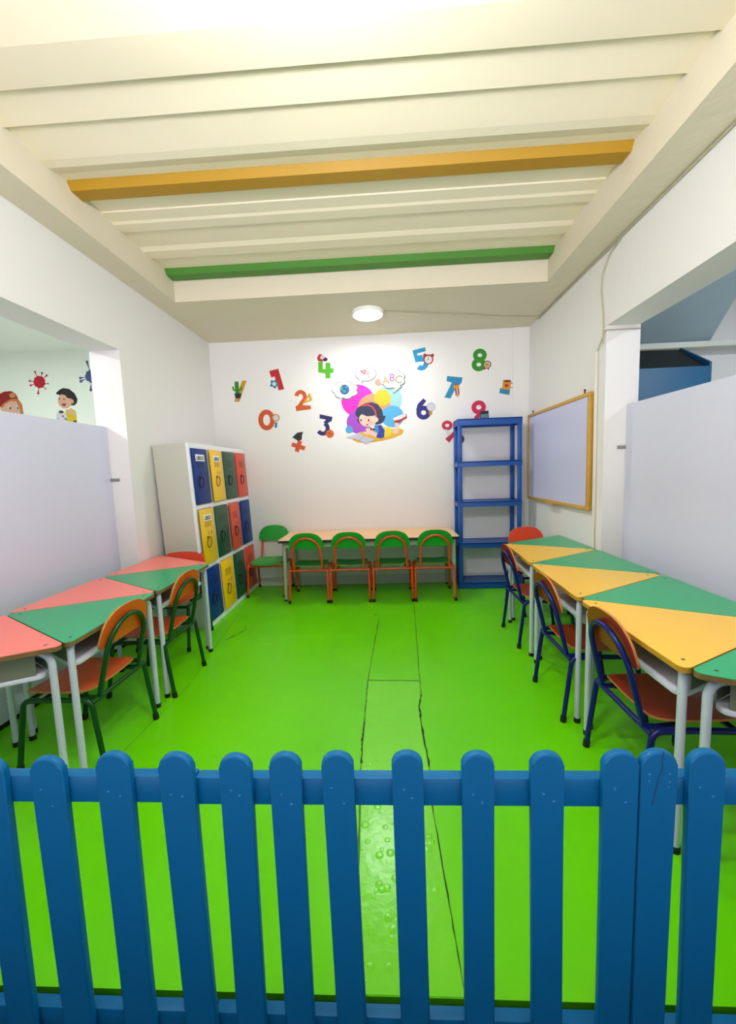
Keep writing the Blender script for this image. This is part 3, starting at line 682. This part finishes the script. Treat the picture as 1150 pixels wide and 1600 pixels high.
# picture of a girl reading in front of coloured balloons
s = Sticker('picture_sticker', 'round sticker picture of a dark haired girl lying and reading, centre of the back wall', (577, 635), (-.168, 1.996), GG, k=.0071)
SK, HR = '#fbd2c0', '#14284e'
s.add('mint_disc', '#a4dfe4', circ(770, 610, 148, 165)); s.add('magenta_disc', '#f010cc', circ(425, 620, 185, 180)); s.add('orange_disc', '#ffa070', circ(610, 700, 185, 160)); s.add('small_orange_disc', '#ff9e80', circ(652, 418, 38, 40))
s.add('violet_disc', '#b14ad8', circ(440, 860, 140, 130)); s.add('blue_disc', '#55b8f0', circ(812, 795, 128, 122)); s.add('yellow_disc', '#f8cc10', circ(700, 585, 92)); s.add('small_blue_disc', '#4cb0ec', circ(330, 945, 42))
s.add('rug', '#f4b818', [(370, 1062), (450, 975), (520, 960), (700, 940), (900, 930), (940, 950), (925, 990), (840, 1030), (700, 1068), (560, 1088), (430, 1088)])
s.add('skirt', '#f8dc28', [(705, 905), (790, 920), (812, 965), (800, 1010), (725, 1030)]); s.add('legs', SK, [(815, 950), (848, 930), (840, 870), (885, 860), (885, 975), (850, 992), (818, 982)])
s.add('shoes', '#b81c2c', [(822, 822), (970, 765), (975, 815), (935, 835), (888, 868), (838, 862)]); s.add('shoe_soles', '#f2eef0', [(818, 815), (950, 758), (966, 788), (905, 826), (832, 842)])
s.add('dress', '#1438b4', [(620, 895), (690, 890), (728, 950), (722, 1030), (680, 1042), (632, 1028)]); s.add('sleeve', '#2890dc', [(610, 900), (655, 895), (662, 975), (622, 985)])
s.add('arms', SK, [(510, 935), (545, 922), (590, 960), (650, 980), (632, 1032), (560, 1000), (500, 995), (490, 975), (530, 965)])
s.add('hair_back', HR, [(400, 745), (420, 700), (500, 650), (580, 635), (650, 660), (695, 720), (712, 790), (738, 785), (722, 840), (690, 875), (630, 890), (590, 860), (480, 890), (440, 870), (415, 830), (440, 820), (400, 780)])
s.add('face', SK, circ(540, 825, 100, 88)); s.add('ear', SK, circ(634, 832, 22, 26))
s.add('fringe', HR, [(398, 745), (430, 695), (500, 665), (580, 660), (625, 715), (638, 780), (590, 790), (530, 795), (470, 770), (440, 800), (415, 785)])
s.add('hair_band', '#e03050', stroke([(470, 672), (540, 665), (590, 690), (620, 735), (632, 800)], 18)); s.add('eyes', '#3a2430', circ(462, 838, 9, 13), circ(548, 838, 9, 14)); s.add('mouth', '#a83038', circ(534, 888, 12, 8)); s.add('cheeks', '#f8a8a0', circ(575, 862, 14, 10))
s.add('bow', '#6c1828', [(565, 915), (598, 935), (570, 955)], circ(605, 940, 14)); s.add('book', '#d2cfe2', [(292, 1030), (400, 1000), (440, 975), (500, 1015), (625, 1055), (520, 1104), (450, 1065), (380, 1048)]); s.add('book_fold', '#a8a4c4', stroke([(440, 1060), (500, 1018)], 6), stroke([(450, 1066), (520, 1102), (622, 1056)], 5))
def blob(x, y, rx, ry, n, amp=.09, N=60):
    return [(x+rx*(1+amp*abs(math.sin(n*PI*i/N))-amp)*math.cos(2*PI*i/N), y+ry*(1+amp*abs(math.sin(n*PI*i/N))-amp)*math.sin(2*PI*i/N)) for i in range(N)]
OUT, WH = '#8a8894', '#efedf4'
s.add('cloud_outline', OUT, blob(285, 505, 152, 104, 7, .16), stroke([(225, 560), (262, 625)], [44, 6])); s.add('cloud', WH, blob(282, 502, 144, 96, 7, .16), stroke([(222, 560), (250, 610)], [34, 5]))
s.add('globe', '#1468b8', circ(278, 498, 52, 56)); s.add('land', '#48b070', circ(244, 482, 15, 26), circ(275, 516, 17, 13), circ(300, 470, 15, 10))
s.add('oval_outline', OUT, circ(514, 322, 119, 87), stroke([(455, 385), (478, 440)], [40, 5])); s.add('oval_bubble', WH, circ(512, 320, 112, 80), stroke([(452, 385), (468, 426)], [30, 4]))
s.add('letter_a_shape', '#d85068', [(445, 290), (515, 280), (512, 335), (490, 325), (468, 315)]); s.add('letter_hole', '#f4c8cc', [(470, 296), (498, 292), (496, 314)]); s.add('grey_script', '#8c9094', stroke([(535, 285), (532, 330), (550, 365)], 10), stroke([(535, 322), (568, 315)], 8), stroke([(540, 288), (562, 300)], 7))
s.add('speech_cloud_outline', '#6c8c88', blob(808, 385, 148, 112, 8, .13), stroke([(895, 450), (815, 542)], [64, 4])); s.add('speech_cloud', WH, blob(804, 381, 141, 105, 8, .13), stroke([(880, 450), (822, 528)], [50, 4]))
for ch, col, cx, cy, ro in (('A', '#d89a58', 733, 403, 8), ('B', '#b868b8', 802, 372, -5), ('C', '#a8b060', 875, 390, -12)):
    me = text_mesh(ch, .115, .001, .0005); me.materials.append(smat(col))
    lo = bpy.data.objects.new('letter', me); C.objects.link(lo); lo.parent = s.t; p = s.P(cx, cy)
    lo.location = (p[0], -.00018*s.n-.0005, p[1]); lo.rotation_euler = (PI/2, math.radians(-ro), 0)
# stickers in the left neighbouring room
LWALL = YB-.0042
def splat(x, y, r, spikes):
    polys = [blob(x, y, r, r, 9, .12)]
    for a, l, w in spikes:
        a = math.radians(a); ex, ey = x+math.cos(a)*l, y+math.sin(a)*l
        polys.append(stroke([(x+math.cos(a)*r*.8, y+math.sin(a)*r*.8), (x+math.cos(a)*(r+10), y+math.sin(a)*(r+10)), (ex, ey)], [16, 5, w])); polys.append(circ(ex, ey, w*.62, w*.62, 12))
    return polys
s = Sticker('splash_sticker', 'red paint splash sticker on the wall of the left neighbouring room', (60, 597), (-3.915, 2.421), GL, k=.0074, rot=-.06, wall=LWALL)
s.add('splash', '#d8082c', *splat(447, 410, 70, [(-112, 120, 18), (-70, 105, 20), (-40, 115, 18), (10, 100, 14), (48, 98, 14), (100, 125, 22), (160, 110, 20), (185, 112, 18)]))
s = Sticker('splash_sticker', 'blue paint splash sticker cut off by the jamb of the left opening', (137, 588), (-3.331, 2.459), GL, k=.0074, rot=-.06, wall=LWALL)
s.add('splash', '#4c5c98', *splat(1030, 345, 72, [(-105, 160, 24), (-190, 128, 24), (155, 135, 26), (95, 150, 26)]))
s = Sticker('child_sticker', 'sticker of a freckled child in a red cap, left edge above the partition', (14, 632), (-4.296, 2.188), GL, k=.0075, rot=-.06, wall=LWALL)
s.add('ear', SK, circ(22, 700, 24, 30)); s.add('face', '#fcc8ac', circ(130, 720, 122, 130)); s.add('hair', '#e08440', [(0, 690), (60, 620), (150, 590), (210, 595), (255, 660), (265, 760), (235, 775), (222, 690), (190, 625), (120, 625), (60, 660), (30, 700)])
s.add('cap', '#a8141c', [(-60, 620), (-20, 560), (60, 522), (140, 515), (190, 545), (212, 590), (130, 600), (50, 645), (0, 692), (-60, 700)]); s.add('cap_gap', '#e8a458', circ(152, 563, 36, 28, 16)); s.add('cap_strap', '#8c1016', stroke([(110, 602), (160, 590), (212, 592)], 10))
s.add('eye_whites', '#f4f2f4', circ(112, 695, 18, 24), circ(200, 695, 16, 22)); s.add('eyes', '#34384c', circ(118, 702, 10, 15), circ(204, 700, 9, 14))
s = Sticker('child_sticker', 'sticker of a laughing black haired boy in a yellow shirt holding a ball', (105, 633), (-3.607, 2.152), GL, k=.0075, rot=-.06, wall=LWALL)
s.add('shirt', '#f6d40c', [(740, 735), (800, 700), (848, 730), (858, 770), (858, 870), (735, 870), (728, 790)]); s.add('shorts', '#3a1c14', rect(820, 835, 858, 872)); s.add('hair_back', '#1c1a1e', [(640, 540), (680, 505), (720, 485), (790, 492), (850, 540), (878, 600), (870, 640), (840, 672), (800, 670), (740, 600)])
s.add('face', '#fcc4a4', circ(735, 625, 78, 82)); s.add('ear', '#f8b896', circ(815, 628, 22, 24)); s.add('fringe', '#1c1a1e', [(640, 540), (680, 505), (720, 485), (790, 492), (840, 540), (800, 600), (765, 590), (740, 560), (680, 548), (650, 558)])
s.add('eyes', '#4a2c24', circ(676, 602, 7, 9), circ(728, 606, 8, 9)); s.add('mouth', '#b01c24', [(695, 655), (750, 652), (738, 680), (712, 678)]); s.add('arm', '#fcc4a4', [(745, 715), (790, 720), (858, 750), (850, 780), (800, 770), (745, 745)])
s.add('ball', '#f2f0f4', circ(690, 795, 60, 64)); s.add('ball_patches', '#5c3c2c', circ(688, 745, 28, 16)); s.add('ball_dots', '#e05090', circ(706, 792, 12)); s.add('ball_spots', '#58b0e0', circ(735, 820, 14), circ(650, 822, 8))

# ------------------------------------------------------------------ picket fence
def picket_shape(xt, xb, zt, w, zb=-.055):
    """rounded-top slat outline, leaning from bottom centre xb to top centre xt"""
    pts = [(xb-w/2, zb), (xb+w/2, zb)]; zs = zt-w*.40
    for k in range(0, 13):
        a = PI*k/12; pts.append((xt+w/2*math.cos(a), zs+w*.40*math.sin(a)))
    return pts
def picket(parent, xt, xb, zt, w=.070, nails=True, y=.800, split=False):
    b = B(); pts = picket_shape(xt, xb, zt, w)
    lo_ = pts
    prism(b, lo_, y, y+.0175, 'y')
    es = [e for e in b.edges if abs(e.verts[0].co.y-e.verts[1].co.y) < 1e-6]
    bmesh.ops.bevel(b, geom=es, offset=.0050, segments=3, profile=.5, affect='EDGES')
    o = obj('picket', b, FENCE, parent)
    for p in o.data.polygons: p.use_smooth = p.area < .004
    if nails:
        b = B()
        for dx, dz in ((-.012+random.uniform(-.004, .004), .085+random.uniform(-.01, .01)), (.010+random.uniform(-.004, .004), .105+random.uniform(-.012, .012))):
            xx = xt+dx+(xb-xt)*(dz/.72); sphere(b, (xx, y-.0004, zt-dz), .0036, 1, .5, 1, 10)
        obj('nail', b, NAIL, o)
    if split:
        b = B(); pl = [(xt+.006, zt+.001), (xt+.004, zt-.02), (xt+.006, zt-.035), (xt-.002, zt-.06), (xt-.006, zt-.085), (xt-.013, zt-.12)]
        for (xa, za), (xc, zc) in zip(pl, pl[1:]): tube(b, [(xa, y-.0003, za), (xc, y-.0001, zc)], .0011, 5)
        obj('crack', b, mat('crack_dark_blue', '#03365c', .7, 0), o)
        b = B()
        for (dx, dz) in ((-.02, .05), (-.02, .065), (.02, .05), (.02, .068), (.019, .078)): sphere(b, (xt+dx, y-.0004, zt-dz), .003, 1, .5, 1, 8)
        obj('nail', b, NAIL, o)
    return o
def fence_panel(x0, x1, zt, pk, label):
    t = empty('picket_fence', ((x0+x1)/2, .83, 0), 0, label, 'fence', 'blue picket fence sections across the front')
    cx, cy = (x0+x1)/2, .83
    b = B(); box(b, x0-cx, x1-cx, .819-cy, .845-cy, zt-.066, zt, .003); obj('rail', b, FENCE, t)
    b = B(); box(b, x0-cx, x1-cx, .819-cy, .846-cy, -.052, .012, .003); obj('rail', b, FENCE, t)
    for (xt, xb, z, w, sp) in pk: 
        o = picket(t, xt-cx, xb-cx, z, w, not sp, .8005-cy, sp)
    return t
fence_panel(-1.42, -.452, .6275, [(-1.35, -1.36, .69, .07, 0), (-1.20, -1.21, .69, .07, 0), (-1.06, -1.07, .69, .07, 0), (-.920, -.926, .680, .070, 0), (-.783, -.782, .684, .074, 0), (-.628, -.628, .695, .076, 0), (-.485, -.477, .693, .076, 0)],
            'left section of the blue picket fence, its top rail slightly higher')
fence_panel(-.451, .5085, .624, [(-.351, -.356, .690, .070, 0), (-.240, -.240, .693, .069, 0), (-.125, -.117, .695, .069, 0), (.026, .030, .696, .067, 0), (.176, .177, .695, .068, 0), (.321, .328, .695, .068, 0), (.472, .474, .698, .071, 0)],
            'middle section of the blue picket fence in front of the aisle')
fence_panel(.5115, 1.42, .630, [(.5485, .5485, .700, .073, 1), (.645, .653, .700, .070, 0), (.80, .81, .70, .07, 0), (.95, .96, .70, .07, 0), (1.1, 1.11, .70, .07, 0), (1.25, 1.26, .70, .07, 0)],
            'right section of the blue picket fence, starting with a cracked picket')
